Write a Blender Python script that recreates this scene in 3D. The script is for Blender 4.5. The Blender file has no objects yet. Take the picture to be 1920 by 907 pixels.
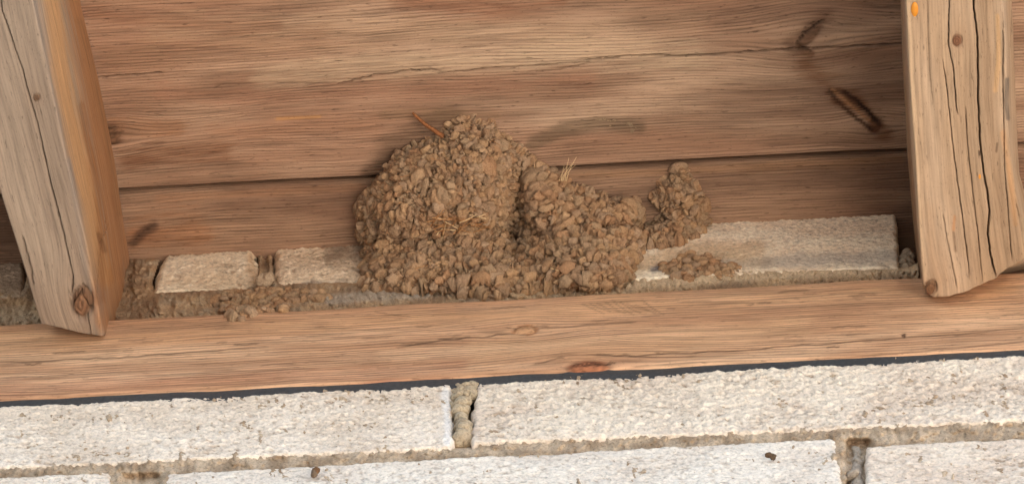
import bpy, math, random
import numpy as np
from mathutils import Matrix, Vector

# ------------------------------------------------------------------ camera, world, sun, exposure
scene = bpy.context.scene
COL = scene.collection
W0, H0, F = 1920.0, 907.0, 6000.0
CX, CY = 960.0, 453.5
PITCH, AIM, ROLL, DIST = 66.0, 5.0, 2.9, 6000.0 / 4200.0
p_, a_, r_ = map(math.radians, (PITCH, AIM, ROLL))
Dv = np.array([-math.sin(a_), math.cos(a_) * math.cos(p_), math.cos(a_) * math.sin(p_)])
R0 = np.cross(Dv, [0, 0, 1.0]); R0 /= np.linalg.norm(R0); U0 = np.cross(R0, Dv)
t_ = math.atan2(U0[0], R0[0])
R1 = math.cos(t_) * R0 + math.sin(t_) * U0; U1 = -math.sin(t_) * R0 + math.cos(t_) * U0
RV = math.cos(r_) * R1 - math.sin(r_) * U1; UV = math.sin(r_) * R1 + math.cos(r_) * U1
def ray(px, py):
    px = np.asarray(px, float); py = np.asarray(py, float)
    return Dv + ((px - CX) / F)[..., None] * RV + ((CY - py) / F)[..., None] * UV
d0 = ray(960, 630)
CAM = -d0 / np.linalg.norm(d0) * DIST
cam_data = bpy.data.cameras.new("camera")
cam = bpy.data.objects.new("camera", cam_data); COL.objects.link(cam)
M = Matrix.Identity(4)
for i in range(3):
    M[i][0], M[i][1], M[i][2], M[i][3] = RV[i], UV[i], -Dv[i], CAM[i]
cam.matrix_world = M
cam_data.sensor_width = 36.0; cam_data.lens = 36.0 * F / W0
cam_data.clip_start = 0.05; cam_data.clip_end = 3000
scene.camera = cam

SUN_EL, SUN_AZ = 46.0, 86.0       # azimuth measured from +Y (into the house) towards +X (right)
w = bpy.data.worlds.new("World"); scene.world = w; w.use_nodes = True
wn = w.node_tree.nodes; bg = wn["Background"]
sky = wn.new("ShaderNodeTexSky"); sky.sky_type = 'NISHITA'; sky.sun_disc = False
sky.sun_elevation = math.radians(SUN_EL); sky.sun_rotation = math.radians(SUN_AZ)
w.node_tree.links.new(sky.outputs[0], bg.inputs[0]); bg.inputs[1].default_value = 0.05
sun_d = bpy.data.lights.new("sun", 'SUN'); sun_d.energy = 5.0; sun_d.angle = math.radians(0.5); sun_d.color = (1, 0.94, 0.86)
sun = bpy.data.objects.new("sun", sun_d); COL.objects.link(sun)
se, sa = math.radians(SUN_EL), math.radians(SUN_AZ)
to_sun = Vector((math.sin(sa) * math.cos(se), math.cos(sa) * math.cos(se), math.sin(se)))
sun.rotation_euler = to_sun.to_track_quat('Z', 'Y').to_euler()
vs = scene.view_settings
vs.view_transform = 'Standard'; vs.look = 'None'; vs.gamma = 1; vs.use_curve_mapping = False
vs.exposure = 3.27

# ------------------------------------------------------------------ numeric helpers
rng = np.random.default_rng(7); random.seed(7)
def lin(c):
    c = np.asarray(c, float) / 255.0
    return np.where(c <= 0.04045, c / 12.92, ((c + 0.055) / 1.055) ** 2.4)
_perm = np.random.default_rng(3).permutation(256); _perm = np.concatenate([_perm, _perm, _perm])
_grad = np.random.default_rng(4).normal(size=(256, 3)); _grad /= np.linalg.norm(_grad, axis=1)[:, None]
def perlin(P):
    P = np.asarray(P, float); sh = P.shape[:-1]; P = P.reshape(-1, 3)
    I = np.floor(P).astype(int); f = P - I; I &= 255
    u = f * f * f * (f * (f * 6 - 15) + 10); out = np.zeros(len(P))
    for dx in (0, 1):
        wx = u[:, 0] if dx else 1 - u[:, 0]
        for dy in (0, 1):
            wy = u[:, 1] if dy else 1 - u[:, 1]
            for dz in (0, 1):
                wz = u[:, 2] if dz else 1 - u[:, 2]
                g = _grad[_perm[_perm[_perm[(I[:, 0] + dx) & 255] + ((I[:, 1] + dy) & 255)] + ((I[:, 2] + dz) & 255)]]
                out += wx * wy * wz * (g[:, 0] * (f[:, 0] - dx) + g[:, 1] * (f[:, 1] - dy) + g[:, 2] * (f[:, 2] - dz))
    return out.reshape(sh) * 1.6
def fbm(P, octaves=4, gain=0.5):
    P = np.asarray(P, float); s = 0; a = 1; n = 0
    for k in range(octaves):
        s = s + a * perlin(P * 2 ** k + 17.3 * k); n += a; a *= gain
    return s / n
def billow(P, octaves=3, gain=0.5):
    """rounded lumps parted by creases"""
    P = np.asarray(P, float); s = 0; a = 1; n = 0
    for k in range(octaves):
        s = s + a * (np.abs(perlin(P * 2 ** k + 11.3 * k)) * 2.4 - .6); n += a; a *= gain
    return s / n
def blur(A, r):
    k = np.exp(-np.linspace(-2.5, 2.5, int(r * 5) | 1) ** 2 / 2); k /= k.sum(); h = len(k) // 2
    for ax in (0, 1):
        Q = np.pad(A, [(h, h) if i == ax else (0, 0) for i in (0, 1)], mode='edge')
        A = np.apply_along_axis(lambda v: np.convolve(v, k, 'valid'), ax, Q)
    return A
def n1(x, seed, scale):
    x = np.asarray(x, float)
    return perlin(np.stack([x * scale, np.full_like(x, seed * 3.77 + .5), np.full_like(x, 9.1)], -1))
def smooth(x, a, b):
    t = np.clip((x - a) / (b - a), 0, 1); return t * t * (3 - 2 * t)
def pldist(px, py, pts):
    """distance to a polyline and the fraction along it"""
    best = np.full(np.shape(px), 1e9); frac = np.zeros(np.shape(px)); n = len(pts) - 1
    for i in range(n):
        (x0, y0), (x1, y1) = pts[i], pts[i + 1]; dx, dy = x1 - x0, y1 - y0; L = dx * dx + dy * dy + 1e-9
        t = np.clip(((px - x0) * dx + (py - y0) * dy) / L, 0, 1)
        d = np.hypot(px - x0 - t * dx, py - y0 - t * dy); m = d < best
        best = np.where(m, d, best); frac = np.where(m, (i + t) / n, frac)
    return best, frac
def inside(px, py, poly):
    c = np.zeros(np.shape(px), bool); n = len(poly)
    for i in range(n):
        (x0, y0), (x1, y1) = poly[i], poly[(i + 1) % n]
        if y0 == y1: continue
        c ^= ((y0 > py) != (y1 > py)) & (px < (x1 - x0) * (py - y0) / (y1 - y0) + x0)
    return c
def hit(px, py, plane):
    o, n = plane; d = ray(px, py); t = ((np.asarray(o) - CAM) @ n) / (d @ n)
    return CAM + d * t[..., None]
def hit_t(px, py, plane):
    o, n = plane; d = ray(px, py); return ((np.asarray(o) - CAM) @ n) / (d @ n)
def proj(P):
    q = P - CAM; z = q @ Dv
    return CX + F * (q @ RV) / z, CY - F * (q @ UV) / z
def yplane(y): return (np.array([0, y, 0.0]), np.array([0, 1.0, 0]))
SLOPE = math.radians(4.0)
Nsh = np.array([0, math.sin(SLOPE), -math.cos(SLOPE)])
FRONT, BEAM, BRICK2 = yplane(0.0), yplane(-0.0015), yplane(0.010)
SHEATH = (hit(400, 476, BRICK2), Nsh)
PXM = 1 / 4200.0

# ------------------------------------------------------------------ object helpers
def mesh_obj(name, V, Fc, mat, parent=None, tint=None, grain=None, smoothed=True):
    """V (n,3), Fc list of int arrays (m,4) / (m,3)"""
    V = np.ascontiguousarray(V, np.float32)
    arrs = [np.asarray(f, np.int32) for f in (Fc if isinstance(Fc, list) else [Fc]) if len(f)]
    me = bpy.data.meshes.new(name)
    me.vertices.add(len(V)); me.vertices.foreach_set("co", V.ravel())
    nl = sum(a.size for a in arrs); npoly = sum(len(a) for a in arrs)
    me.loops.add(nl); me.polygons.add(npoly)
    me.loops.foreach_set("vertex_index", np.concatenate([a.ravel() for a in arrs]))
    tot = np.concatenate([np.full(len(a), a.shape[1], np.int32) for a in arrs])
    me.polygons.foreach_set("loop_start", (np.cumsum(tot) - tot).astype(np.int32))
    me.polygons.foreach_set("use_smooth", np.full(npoly, smoothed))
    me.update(calc_edges=True); me.validate()
    if tint is not None:
        a = me.attributes.new("tint", 'FLOAT_COLOR', 'POINT')
        a.data.foreach_set("color", np.concatenate([np.clip(tint, 0, 1), np.ones((len(V), 1))], 1).astype(np.float32).ravel())
    if grain is not None:
        a = me.attributes.new("grain", 'FLOAT_VECTOR', 'POINT')
        a.data.foreach_set("vector", grain.astype(np.float32).ravel())
    me.materials.append(mat)
    o = bpy.data.objects.new(name, me); COL.objects.link(o)
    if parent: o.parent = parent
    return o
def empty(name, label, cat, loc=(0, 0, 0), group=None):
    o = bpy.data.objects.new(name, None); COL.objects.link(o)
    o.empty_display_size = 0.02
    return tag(o, label, cat, group)
def tag(o, label, cat, group=None):
    o["label"] = label; o["category"] = cat
    if group: o["group"] = group
    return o
def gridfaces(nu, nt, closed):
    i = np.arange(nu - 1)[:, None]; j = np.arange(nt if closed else nt - 1)[None]
    j2 = (j + 1) % nt
    return np.stack([i * nt + j, i * nt + j2, (i + 1) * nt + j2, (i + 1) * nt + j], -1).reshape(-1, 4)
def grid_normals(P, closed):
    du = np.gradient(P, axis=0)
    if closed:
        dt = np.roll(P, -1, 1) - np.roll(P, 1, 1)
    else:
        dt = np.gradient(P, axis=1)
    n = np.cross(du, dt); return n / (np.linalg.norm(n, axis=-1, keepdims=True) + 1e-12)

# ------------------------------------------------------------------ materials
def nodes_of(name):
    m = bpy.data.materials.new(name); m.use_nodes = True
    return m, m.node_tree.nodes, m.node_tree.links, m.node_tree.nodes["Principled BSDF"]
def N(ns, t, **kw):
    n = ns.new(t)
    for k, v in kw.items():
        if k.startswith("i_"):
            n.inputs[int(k[2:]) if k[2:].isdigit() else k[2:]].default_value = v
        else: setattr(n, k, v)
    return n
def ramp(ns, stops):
    r = ns.new("ShaderNodeValToRGB"); e = r.color_ramp.elements
    while len(e) < len(stops): e.new(0.5)
    for el, (p, c) in zip(e, stops):
        el.position = p; el.color = (c, c, c, 1) if not hasattr(c, '__len__') else (*c, 1)
    return r
def mul(ns, ls, a, b, fac=1.0):
    m = ns.new("ShaderNodeMix"); m.data_type = 'RGBA'; m.blend_type = 'MULTIPLY'; m.inputs[0].default_value = fac
    ls.new(a, m.inputs[6]); ls.new(b, m.inputs[7]); return m.outputs[2]
def wood_mat(name, rings=700.0, contrast=0.5, fibre=0.3, bump=0.35, rough=0.8, spots=0.3):
    m, ns, ls, b = nodes_of(name)
    at = N(ns, "ShaderNodeAttribute", attribute_name="tint"); g = N(ns, "ShaderNodeAttribute", attribute_name="grain")
    def stripes(su, sv, detail):
        mp = ns.new("ShaderNodeMapping"); mp.inputs["Scale"].default_value = (su, sv, 30.0)
        ls.new(g.outputs["Vector"], mp.inputs["Vector"])
        t = N(ns, "ShaderNodeTexNoise"); t.inputs["Scale"].default_value = 1; t.inputs["Detail"].default_value = detail
        t.inputs["Roughness"].default_value = 0.6; ls.new(mp.outputs[0], t.inputs["Vector"]); return t.outputs["Fac"]
    def math(op, x, y=None, z=None):
        n = ns.new("ShaderNodeMath"); n.operation = op
        for i, v in enumerate((x, y, z)):
            if v is None: continue
            if isinstance(v, (int, float)): n.inputs[i].default_value = v
            else: ls.new(v, n.inputs[i])
        return n.outputs[0]
    sep = ns.new("ShaderNodeSeparateXYZ"); ls.new(g.outputs["Vector"], sep.inputs[0])
    warp = stripes(7, 70, 3); fine = stripes(40, 950, 3); broad = stripes(12, 260, 4); mod = stripes(14, 120, 2); grit = stripes(700, 1400, 2); dash = stripes(150, 800, 2)
    ph = math('MULTIPLY_ADD', sep.outputs[1], rings * 6.283, math('MULTIPLY', warp, 16.0))
    sn = math('MULTIPLY_ADD', math('SINE', ph), 0.5, 0.5)
    sn = math('POWER', sn, 2.2)
    ringv = math('MULTIPLY', sn, math('MULTIPLY_ADD', mod, 2.4, -0.5))      # dark latewood lines that come and go
    ringv = math('MAXIMUM', ringv, 0.0)
    f1 = math('SUBTRACT', 1.08, math('MULTIPLY', ringv, contrast))
    r2 = ramp(ns, [(0.36, 1 - fibre), (0.5, 1.0), (0.66, 1.1)]); ls.new(fine, r2.inputs[0])
    r3 = ramp(ns, [(0.34, 1 - fibre * .6), (0.6, 1.06)]); ls.new(broad, r3.inputs[0])
    r4 = ramp(ns, [(0.27, 1 - spots), (0.40, 1.0)]); ls.new(grit, r4.inputs[0])
    r5 = ramp(ns, [(0.28, 1 - spots * 1.6), (0.37, 1.0)]); ls.new(dash, r5.inputs[0])
    cb = ns.new("ShaderNodeCombineXYZ")
    for i in range(3): ls.new(f1, cb.inputs[i])
    c = mul(ns, ls, at.outputs["Color"], cb.outputs[0])
    for r in (r2, r3, r4, r5): c = mul(ns, ls, c, r.outputs[0])
    ls.new(c, b.inputs["Base Color"]); b.inputs["Roughness"].default_value = rough
    b.inputs["Specular IOR Level"].default_value = 0.2
    hh = math('SUBTRACT', math('MULTIPLY', fine, 0.8), math('MULTIPLY', ringv, .7))
    bp = ns.new("ShaderNodeBump"); bp.inputs["Strength"].default_value = bump; bp.inputs["Distance"].default_value = 0.0006
    ls.new(hh, bp.inputs["Height"]); ls.new(bp.outputs[0], b.inputs["Normal"])
    return m
def grit_mat(name, scale=900.0, lo=0.6, bump=0.6, dist=0.0008, rough=0.95, speck=None):
    m, ns, ls, b = nodes_of(name)
    at = N(ns, "ShaderNodeAttribute", attribute_name="tint"); tc = ns.new("ShaderNodeTexCoord")
    t = N(ns, "ShaderNodeTexNoise"); t.inputs["Scale"].default_value = scale; t.inputs["Detail"].default_value = 5; t.inputs["Roughness"].default_value = 0.65
    ls.new(tc.outputs["Object"], t.inputs["Vector"])
    r = ramp(ns, [(0.3, lo), (0.5, 1.0), (0.75, 1.15)]); ls.new(t.outputs["Fac"], r.inputs[0])
    c = mul(ns, ls, at.outputs["Color"], r.outputs[0])
    if speck:
        v = N(ns, "ShaderNodeTexNoise"); v.inputs["Scale"].default_value = speck; v.inputs["Detail"].default_value = 2
        ls.new(tc.outputs["Object"], v.inputs["Vector"])
        r2 = ramp(ns, [(0.3, .74), (0.42, 1.0)]); ls.new(v.outputs["Fac"], r2.inputs[0]); c = mul(ns, ls, c, r2.outputs[0])
    ls.new(c, b.inputs["Base Color"]); b.inputs["Roughness"].default_value = rough; b.inputs["Specular IOR Level"].default_value = 0.15
    bp = ns.new("ShaderNodeBump"); bp.inputs["Strength"].default_value = bump; bp.inputs["Distance"].default_value = dist
    ls.new(t.outputs["Fac"], bp.inputs["Height"]); ls.new(bp.outputs[0], b.inputs["Normal"])
    return m
def plain_mat(name, col, rough=0.7, noise=200.0, lo=0.75, spec=0.3):
    m, ns, ls, b = nodes_of(name)
    tc = ns.new("ShaderNodeTexCoord"); t = N(ns, "ShaderNodeTexNoise"); t.inputs["Scale"].default_value = noise; t.inputs["Detail"].default_value = 4
    ls.new(tc.outputs["Object"], t.inputs["Vector"])
    r = ramp(ns, [(0.3, tuple(np.array(col) * lo)), (0.7, tuple(np.minimum(np.array(col) * 1.15, 1)))]); ls.new(t.outputs["Fac"], r.inputs[0])
    ls.new(r.outputs[0], b.inputs["Base Color"]); b.inputs["Roughness"].default_value = rough; b.inputs["Specular IOR Level"].default_value = spec
    return m
M_board = wood_mat("sheathing_wood", 640, 0.38, 0.25, 0.5)
M_beam = wood_mat("beam_wood", 420, 0.34, 0.36, 0.5)
M_rafter = wood_mat("rafter_wood", 240, 0.14, 0.18, 0.3, spots=.26)
M_mud = grit_mat("dried_mud", 1300, 0.62, 0.7, 0.0009)
M_mortar = grit_mat("mortar", 900, 0.55, 0.8, 0.001, speck=500)
M_brick = grit_mat("white_brick", 700, 0.70, 0.6, 0.001, speck=330)
M_felt = plain_mat("black_felt", lin((62, 64, 66)), 0.5, 600, 0.7, 0.4)
M_straw = plain_mat("straw", lin((176, 128, 84)), 0.6, 400)
M_grass = plain_mat("dry_grass", lin((222, 192, 148)), 0.6, 400)
M_twig = plain_mat("twig_bark", lin((150, 96, 58)), 0.7, 900, 0.5)
M_resin, _ns, _ls, _b = nodes_of("amber_resin")
_b.inputs["Base Color"].default_value = (*lin((215, 140, 40)), 1); _b.inputs["Roughness"].default_value = 0.35
M_bounce = plain_mat("bounce_slab_pale", (0.64, 0.57, 0.49), 0.95, 3.0, 0.8)  # pale tone of the added slab that reflects sunlight upward
M_dark_ground = plain_mat("dark_ground", (0.05, 0.048, 0.046), 0.95, 6.0, 0.6)  # ground kept dark so the slab's bounce gives the light a direction
M_roof = plain_mat("roof_sheet", (0.12, 0.11, 0.10), 0.7, 20)

# ------------------------------------------------------------------ the setting
def box(name, x0, x1, y0, y1, z0, z1, mat, parent=None):
    V = np.array([(x, y, z) for x in (x0, x1) for y in (y0, y1) for z in (z0, z1)], float)
    Fc = np.array([(0, 1, 3, 2), (4, 6, 7, 5), (0, 4, 5, 1), (2, 3, 7, 6), (0, 2, 6, 4), (1, 5, 7, 3)])
    return mesh_obj(name, V, Fc, mat, parent, tint=np.tile(lin((205, 195, 182)), (8, 1)), smoothed=False)
GZ = -2.6
g = box("ground", -300, 300, -300, 300, GZ - 1, GZ, M_dark_ground); g["kind"] = "structure"
PX0, PX1, PY0, PY1 = 0.45, 3.4, -2.0, 0.0
lw = box("bounce_slab", PX0, PX1, PY0, PY1, GZ, GZ + .05, M_bounce); lw["kind"] = "structure"  # added unseen slab, bounces sunlight up under the eave from the right
zs0 = float(SHEATH[0][2])
def sheath_z(y): return zs0 + (y - SHEATH[0][1]) * math.tan(SLOPE)

# ------------------------------------------------------------------ timber
def interp_poly(pts, y):
    """x on a polyline of (x, y) as a function of y, straight on beyond its ends"""
    pts = sorted(pts, key=lambda q: q[1]); ys = np.array([q[1] for q in pts], float); xs = np.array([q[0] for q in pts], float)
    x = np.interp(y, ys, xs)
    x = np.where(y < ys[0], xs[0] + (y - ys[0]) * (xs[1] - xs[0]) / (ys[1] - ys[0]), x)
    return np.where(y > ys[-1], xs[-1] + (y - ys[-1]) * (xs[-1] - xs[-2]) / (ys[-1] - ys[-2]), x)
def perimeter(corners, ns, passes):
    """corners: 4 arrays (nu,3) or first side given as a full (nu,n0,3) grid; returns the closed perimeter grid"""
    first, A = corners[0], corners[1]
    sides = [first] if first.ndim == 3 else None
    cs = [first[:, 0], first[:, -1]] + list(A)          # corner curves 0,1,2,3
    out = [first[:, :-1]]
    for k in (1, 2, 3):
        f = np.linspace(0, 1, ns[k], endpoint=False)[None, :, None]
        out.append(cs[k][:, None] * (1 - f) + cs[(k + 1) % 4][:, None] * f)
    P = np.concatenate(out, 1)
    for _ in range(passes):
        P = 0.25 * np.roll(P, 1, 1) + 0.5 * P + 0.25 * np.roll(P, -1, 1)
    return P
def near(px, py, pts, m):
    xs_ = [p[0] for p in pts]; ys_ = [p[1] for p in pts]
    return np.where((px > min(xs_) - m) & (px < max(xs_) + m) & (py > min(ys_) - m) & (py < max(ys_) + m))
class Wood:
    """surface features, given where they are seen and evaluated on the timber's own surface"""
    def __init__(s, pal, seed, wash=(1, 1, 1), minw=1.5, dscale=1.0):
        s.minw = minw; s.dscale = dscale
        s.pal = [lin(c) * np.array(wash) for c in pal]; s.wash = np.array(wash); s.seed = seed; s.strokes = []; s.cracks = []; s.knots = []; s.bumps = []
    def stroke(s, pts, width, col, k=1.0, rag=0.5): s.strokes.append((pts, width, lin(col) * s.wash, k, rag)); return s
    def crack(s, pts, width, depth, dark=0.6, lip=0.0): s.cracks.append((pts, width, depth, dark, lip)); return s
    def knot(s, x, y, rx, ry, ang, col, k=0.9, warp=2.2, relief=-0.0004): s.knots.append((x, y, rx, ry, math.radians(ang), lin(col) * s.wash, k, warp, relief)); return s
def make_wood(name, P, along, wd, mat, parent, wob=0.0004, wave=(9, 60)):
    """P (nu,nt,3) closed perimeter grid; along 'u' grain runs along the rows"""
    nu, nt = P.shape[:2]
    n = grid_normals(P, True)
    c = P.mean(axis=1, keepdims=True)
    if np.mean(np.sum(n * (P - c), -1)) < 0: n = -n
    px, py = proj(P)
    gu = np.concatenate([[0], np.cumsum(np.linalg.norm(np.diff(P[:, 0], axis=0), axis=1))])[:, None] * np.ones((1, nt))
    mid = P[nu // 2]; gv = np.concatenate([[0], np.cumsum(np.linalg.norm(np.diff(mid, axis=0), axis=1))])[None] * np.ones((nu, 1))
    sd = wd.seed * 11.7
    q = np.stack([gu * wave[0], gv * wave[1], np.full_like(gu, sd)], -1)
    gv2 = gv + 0.0035 * fbm(np.stack([gu * 7, gv * 18, np.full_like(gu, sd + 3)], -1), 3)
    disp = wob * fbm(np.stack([gu * 14, gv * 45, np.full_like(gu, sd + 8)], -1), 3)
    a = smooth(fbm(q, 4), -0.35, 0.4)[..., None]
    b = smooth(fbm(q * np.array([.6, .35, 1]) + 40, 3), -0.15, 0.45)[..., None]
    tint = wd.pal[0] * (1 - a) + wd.pal[1] * a
    tint = tint * (1 - b * 0.7) + wd.pal[2] * b * 0.7
    rag = fbm(np.stack([gu * 26, gv * 420, np.full_like(px, sd)], -1), 4, .65) + .6 * fbm(np.stack([gu * 30, gv * 90, np.full_like(px, sd)], -1), 2)
    fine = fbm(np.stack([gu * 90, gv * 700, np.full_like(px, sd + 5)], -1), 3)
    for pts, wdt, col, k, rg in wd.strokes:
        I = near(px, py, pts, wdt * 3 + 6); d, f = pldist(px[I], py[I], pts)
        m = k * (1 - smooth(d + rg * wdt * rag[I] * 1.3, wdt * .25, wdt * 1.1))[..., None] * (1 - rg * .4 + rg * .5 * fine[I][..., None])
        m = np.clip(m, 0, 1); tint[I] = tint[I] * (1 - m) + col * m
    for x, y, rx, ry, ang, col, k, warp, relief in wd.knots:
        dx, dy = px - x, py - y; ca, sa_ = math.cos(ang), math.sin(ang)
        e = np.hypot((dx * ca + dy * sa_) / rx, (-dx * sa_ + dy * ca) / ry) + 0.25 * fine
        i0 = np.unravel_index(np.argmin(dx * dx + dy * dy), px.shape); ku, kv = gu[i0], gv[i0]
        R = max(rx, ry) * PXM * 1.1
        fall = np.exp(-((gu - ku) / (R * warp * 1.8)) ** 2 - ((gv - kv) / (R * warp)) ** 2)
        gv2 = gv2 - (gv2 - kv) * fall * 0.75
        core = (1 - smooth(e, 0.75, 1.15))[..., None] * k
        ringd = np.exp(-((e - 1.0) / 0.16) ** 2)[..., None] * 0.35 * k
        rings = 0.82 + 0.25 * np.sin(e * 15)[..., None]
        halo = (np.exp(-(e / 2.4) ** 2))[..., None] * 0.35 * k
        tint = tint * (1 - halo) + (col * 0.6 + tint * .4) * halo
        tint = tint * (1 - core) + col * rings * core
        tint = tint * (1 - ringd) + col * 0.35 * ringd
        disp = disp + relief * (np.exp(-((e - 1) / .22) ** 2) * 1.6 - 0.8 * (e < .8) * np.abs(np.sin(e * 6)))
    for pts, wdt, dep, dark, lip in wd.cracks:
        pts2 = []
        for i in range(len(pts) - 1):
            for t in np.linspace(0, 1, 7)[:-1]:
                pts2.append((pts[i][0] + (pts[i + 1][0] - pts[i][0]) * t, pts[i][1] + (pts[i + 1][1] - pts[i][1]) * t))
        pts2.append(pts[-1])
        jit = min(1.6, wdt * .6)
        horiz = abs(pts[-1][0] - pts[0][0]) > abs(pts[-1][1] - pts[0][1])
        pts2 = [(x + (0 if horiz else random.uniform(-jit, jit) * .6), y + (random.uniform(-jit, jit) if horiz else 0)) for x, y in pts2]
        I = near(px, py, pts2, 12); d, f = pldist(px[I], py[I], pts2)
        env = np.clip(np.minimum(f, 1 - f) * 12, 0, 1) ** .6
        wl = np.maximum(wdt * .72 * (.45 + .55 * env) * (0.85 + 0.3 * fine[I]), wd.minw)
        m = (1 - smooth(d, wl * .4, wl * 1.1)) * env * min(1.0, .35 + .32 * wdt)
        disp[I] = disp[I] - dep * wd.dscale * m
        tint[I] = tint[I] * (1 - dark * m[..., None]) + lin((46, 32, 24)) * dark * m[..., None]
        if lip:
            # the wood on one side stands proud of the other along the split
            side = py - np.interp(px, [q_[0] for q_ in pts], [q_[1] for q_ in pts]) if horiz else px * 0
            on = (px > pts[0][0]) & (px < pts[-1][0])
            disp = disp + lip * on * np.where(side < 0, np.exp(-np.abs(side) / 22), 0)
    P2 = P + n * disp[..., None]
    V = P2.reshape(-1, 3); Fc = gridfaces(nu, nt, True)
    caps = []
    for row in (0, nu - 1):
        V = np.concatenate([V, P2[row].mean(0)[None]]); k = len(V) - 1
        j = np.arange(nt); caps.append(np.stack([np.full(nt, k), row * nt + j, row * nt + (j + 1) % nt], 1))
    tf = np.concatenate([tint.reshape(-1, 3), tint[0].mean(0)[None], tint[-1].mean(0)[None]])
    gr = np.stack([gu, gv2, np.full_like(gu, sd)], -1).reshape(-1, 3); gr = np.concatenate([gr, gr[:1], gr[-1:]])
    o = mesh_obj(name, V, [Fc] + caps, mat, parent, tint=tf, grain=gr)
    bm_recalc(o); return o
def bm_recalc(o):
    import bmesh
    bm = bmesh.new(); bm.from_mesh(o.data); bmesh.ops.recalc_face_normals(bm, faces=bm.faces); bm.to_mesh(o.data); bm.free()
def xs_dense(step=6.0, lo=-40, hi=1960, ext=(-1500, 3300)):
    return np.concatenate([np.linspace(ext[0], lo, 24)[:-1], np.arange(lo, hi, step), np.linspace(hi, ext[1], 24)])
def flat_plank(name, edge_a, edge_b, plane, back, ns, wd, mat, step=6.0, passes=3, **kw):
    """front face between two edge lines (functions y(x)) on a plane, body going back by vector `back`"""
    xs = xs_dense(step)
    ya, yb = edge_a(xs), edge_b(xs)
    f = np.linspace(0, 1, ns[0] + 1)[None, :, None]
    A = hit(xs, ya, plane); B = hit(xs, yb, plane)
    front = A[:, None] * (1 - f) + B[:, None] * f
    back = np.asarray(back)
    P = perimeter((front, (B + back, A + back)), (ns[0], ns[1], 6, ns[3]), passes)
    return make_wood(name, P, 'u', wd, mat, None, **kw)

up = -Nsh
# --- sheathing boards
seam = lambda x: 366 - 0.0505 * x + 1.6 * n1(x, 1, .006)
wb = Wood([(146, 112, 90), (186, 152, 126), (160, 118, 94)], 1, (.96, 1.03, 1.06))
wb.stroke([(500, 150), (700, 128), (900, 112), (1080, 104), (1300, 98)], 34, (200, 170, 140), .65, .8)
wb.stroke([(300, 60), (900, 62), (1300, 40)], 40, (186, 152, 122), .5, .9)
wb.stroke([(200, 100), (420, 95), (600, 70)], 30, (150, 112, 86), .5, .9)
wb.stroke([(300, 180), (600, 185), (900, 160), (1100, 150)], 26, (160, 114, 90), .6, .8)
wb.stroke([(740, 0), (900, 20), (1050, 5)], 26, (136, 88, 64), .7, .8)
wb.stroke([(160, 25), (400, 50), (520, 48)], 16, (140, 96, 72), .6, .8)
wb.stroke([(1200, 40), (1450, 20), (1690, 10)], 34, (122, 92, 74), .6, .8)
wb.stroke([(1360, 200), (1690, 160)], 60, (132, 104, 86), .5, .8)
wb.stroke([(1000, 290), (1350, 265), (1690, 250)], 22, (140, 108, 86), .5, .8)
wb.stroke([(240, 300), (300, 285), (420, 285)], 26, (118, 74, 48), .75, .7)
wb.stroke([(210, 235), (330, 240)], 22, (150, 102, 70), .6, .6)
wb.stroke([(400, 250), (700, 230)], 24, (166, 120, 92), .5, .8)
wb.stroke([(520, 223), (600, 219)], 5, (196, 140, 84), .6, .4)
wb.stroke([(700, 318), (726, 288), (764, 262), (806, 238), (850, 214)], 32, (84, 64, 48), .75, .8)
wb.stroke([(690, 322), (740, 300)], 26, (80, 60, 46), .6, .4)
wb.stroke([(720, 214), (800, 212), (930, 216)], 14, (130, 102, 76), .5, .7)
wb.stroke([(1548, 34), (1515, 62), (1490, 82)], 22, (92, 62, 44), .7, .8)
wb.stroke([(1500, 88), (1520, 102)], 9, (96, 62, 42), .7, .5)
wb.stroke([(1510, 125), (1560, 165), (1600, 200)], 26, (120, 82, 56), .7, .8)
wb.stroke([(1508, 118), (1530, 142), (1566, 176)], 11, (120, 82, 58), .4, .8)
wb.stroke([(1600, 190), (1636, 220), (1656, 246)], 20, (104, 62, 36), .7, .6)
wb.stroke([(1548, 172), (1585, 205), (1640, 246)], 7, (88, 46, 24), .8, .7)
wb.stroke([(1572, 168), (1612, 195), (1655, 235)], 8, (84, 48, 28), .8, .7)
wb.stroke([(1560, 168), (1600, 202), (1640, 236)], 4, (172, 122, 84), .8, .2)
for i in range(40):
    x = random.uniform(180, 1690); y = random.uniform(0, 300); L_ = random.uniform(10, 60)
    wb.crack([(x, y), (x + L_, y - L_ * .05)], random.uniform(.8, 1.4), .0004, random.uniform(.25, .55))
wb.stroke([(1000, 268), (1060, 240), (1130, 230), (1200, 238)], 17, (98, 80, 62), .75, .5)
wb.knot(211, 254, 15, 19, -30, (112, 78, 56), .9, 2.0)
wb.knot(1518, 66, 12, 30, 45, (98, 66, 48), .6, 2.2)
wb.knot(1640, 236, 12, 14, 40, (104, 66, 44), .8, 2.4)
wb.crack([(183, 147), (230, 142), (305, 136)], 2.4, .002)
wb.crack([(400, 160), (520, 155), (630, 157)], 1.3, .0008, .45)
wb.crack([(630, 157), (660, 152), (700, 141), (770, 132), (830, 131)], 3.0, .0022, .7, .0007)
wb.crack([(815, 137), (870, 133), (940, 126)], 2.2, .0018, .6, .0006)
wb.crack([(930, 129), (1000, 124), (1060, 118), (1110, 116)], 2.0, .0016, .5, .0005)
wb.crack([(1080, 113), (1180, 106), (1300, 103), (1400, 98), (1490, 92), (1560, 89), (1700, 81)], 2.6, .003, .75)
wb.crack([(985, 136), (1040, 132), (1110, 119)], 1.6, .001, .4)
wb.crack([(1552, 166), (1570, 190), (1600, 218), (1642, 250)], 7, .0003, .7)
wb.crack([(1578, 170), (1600, 184), (1624, 206), (1652, 236)], 9, .0003, .8)
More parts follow.
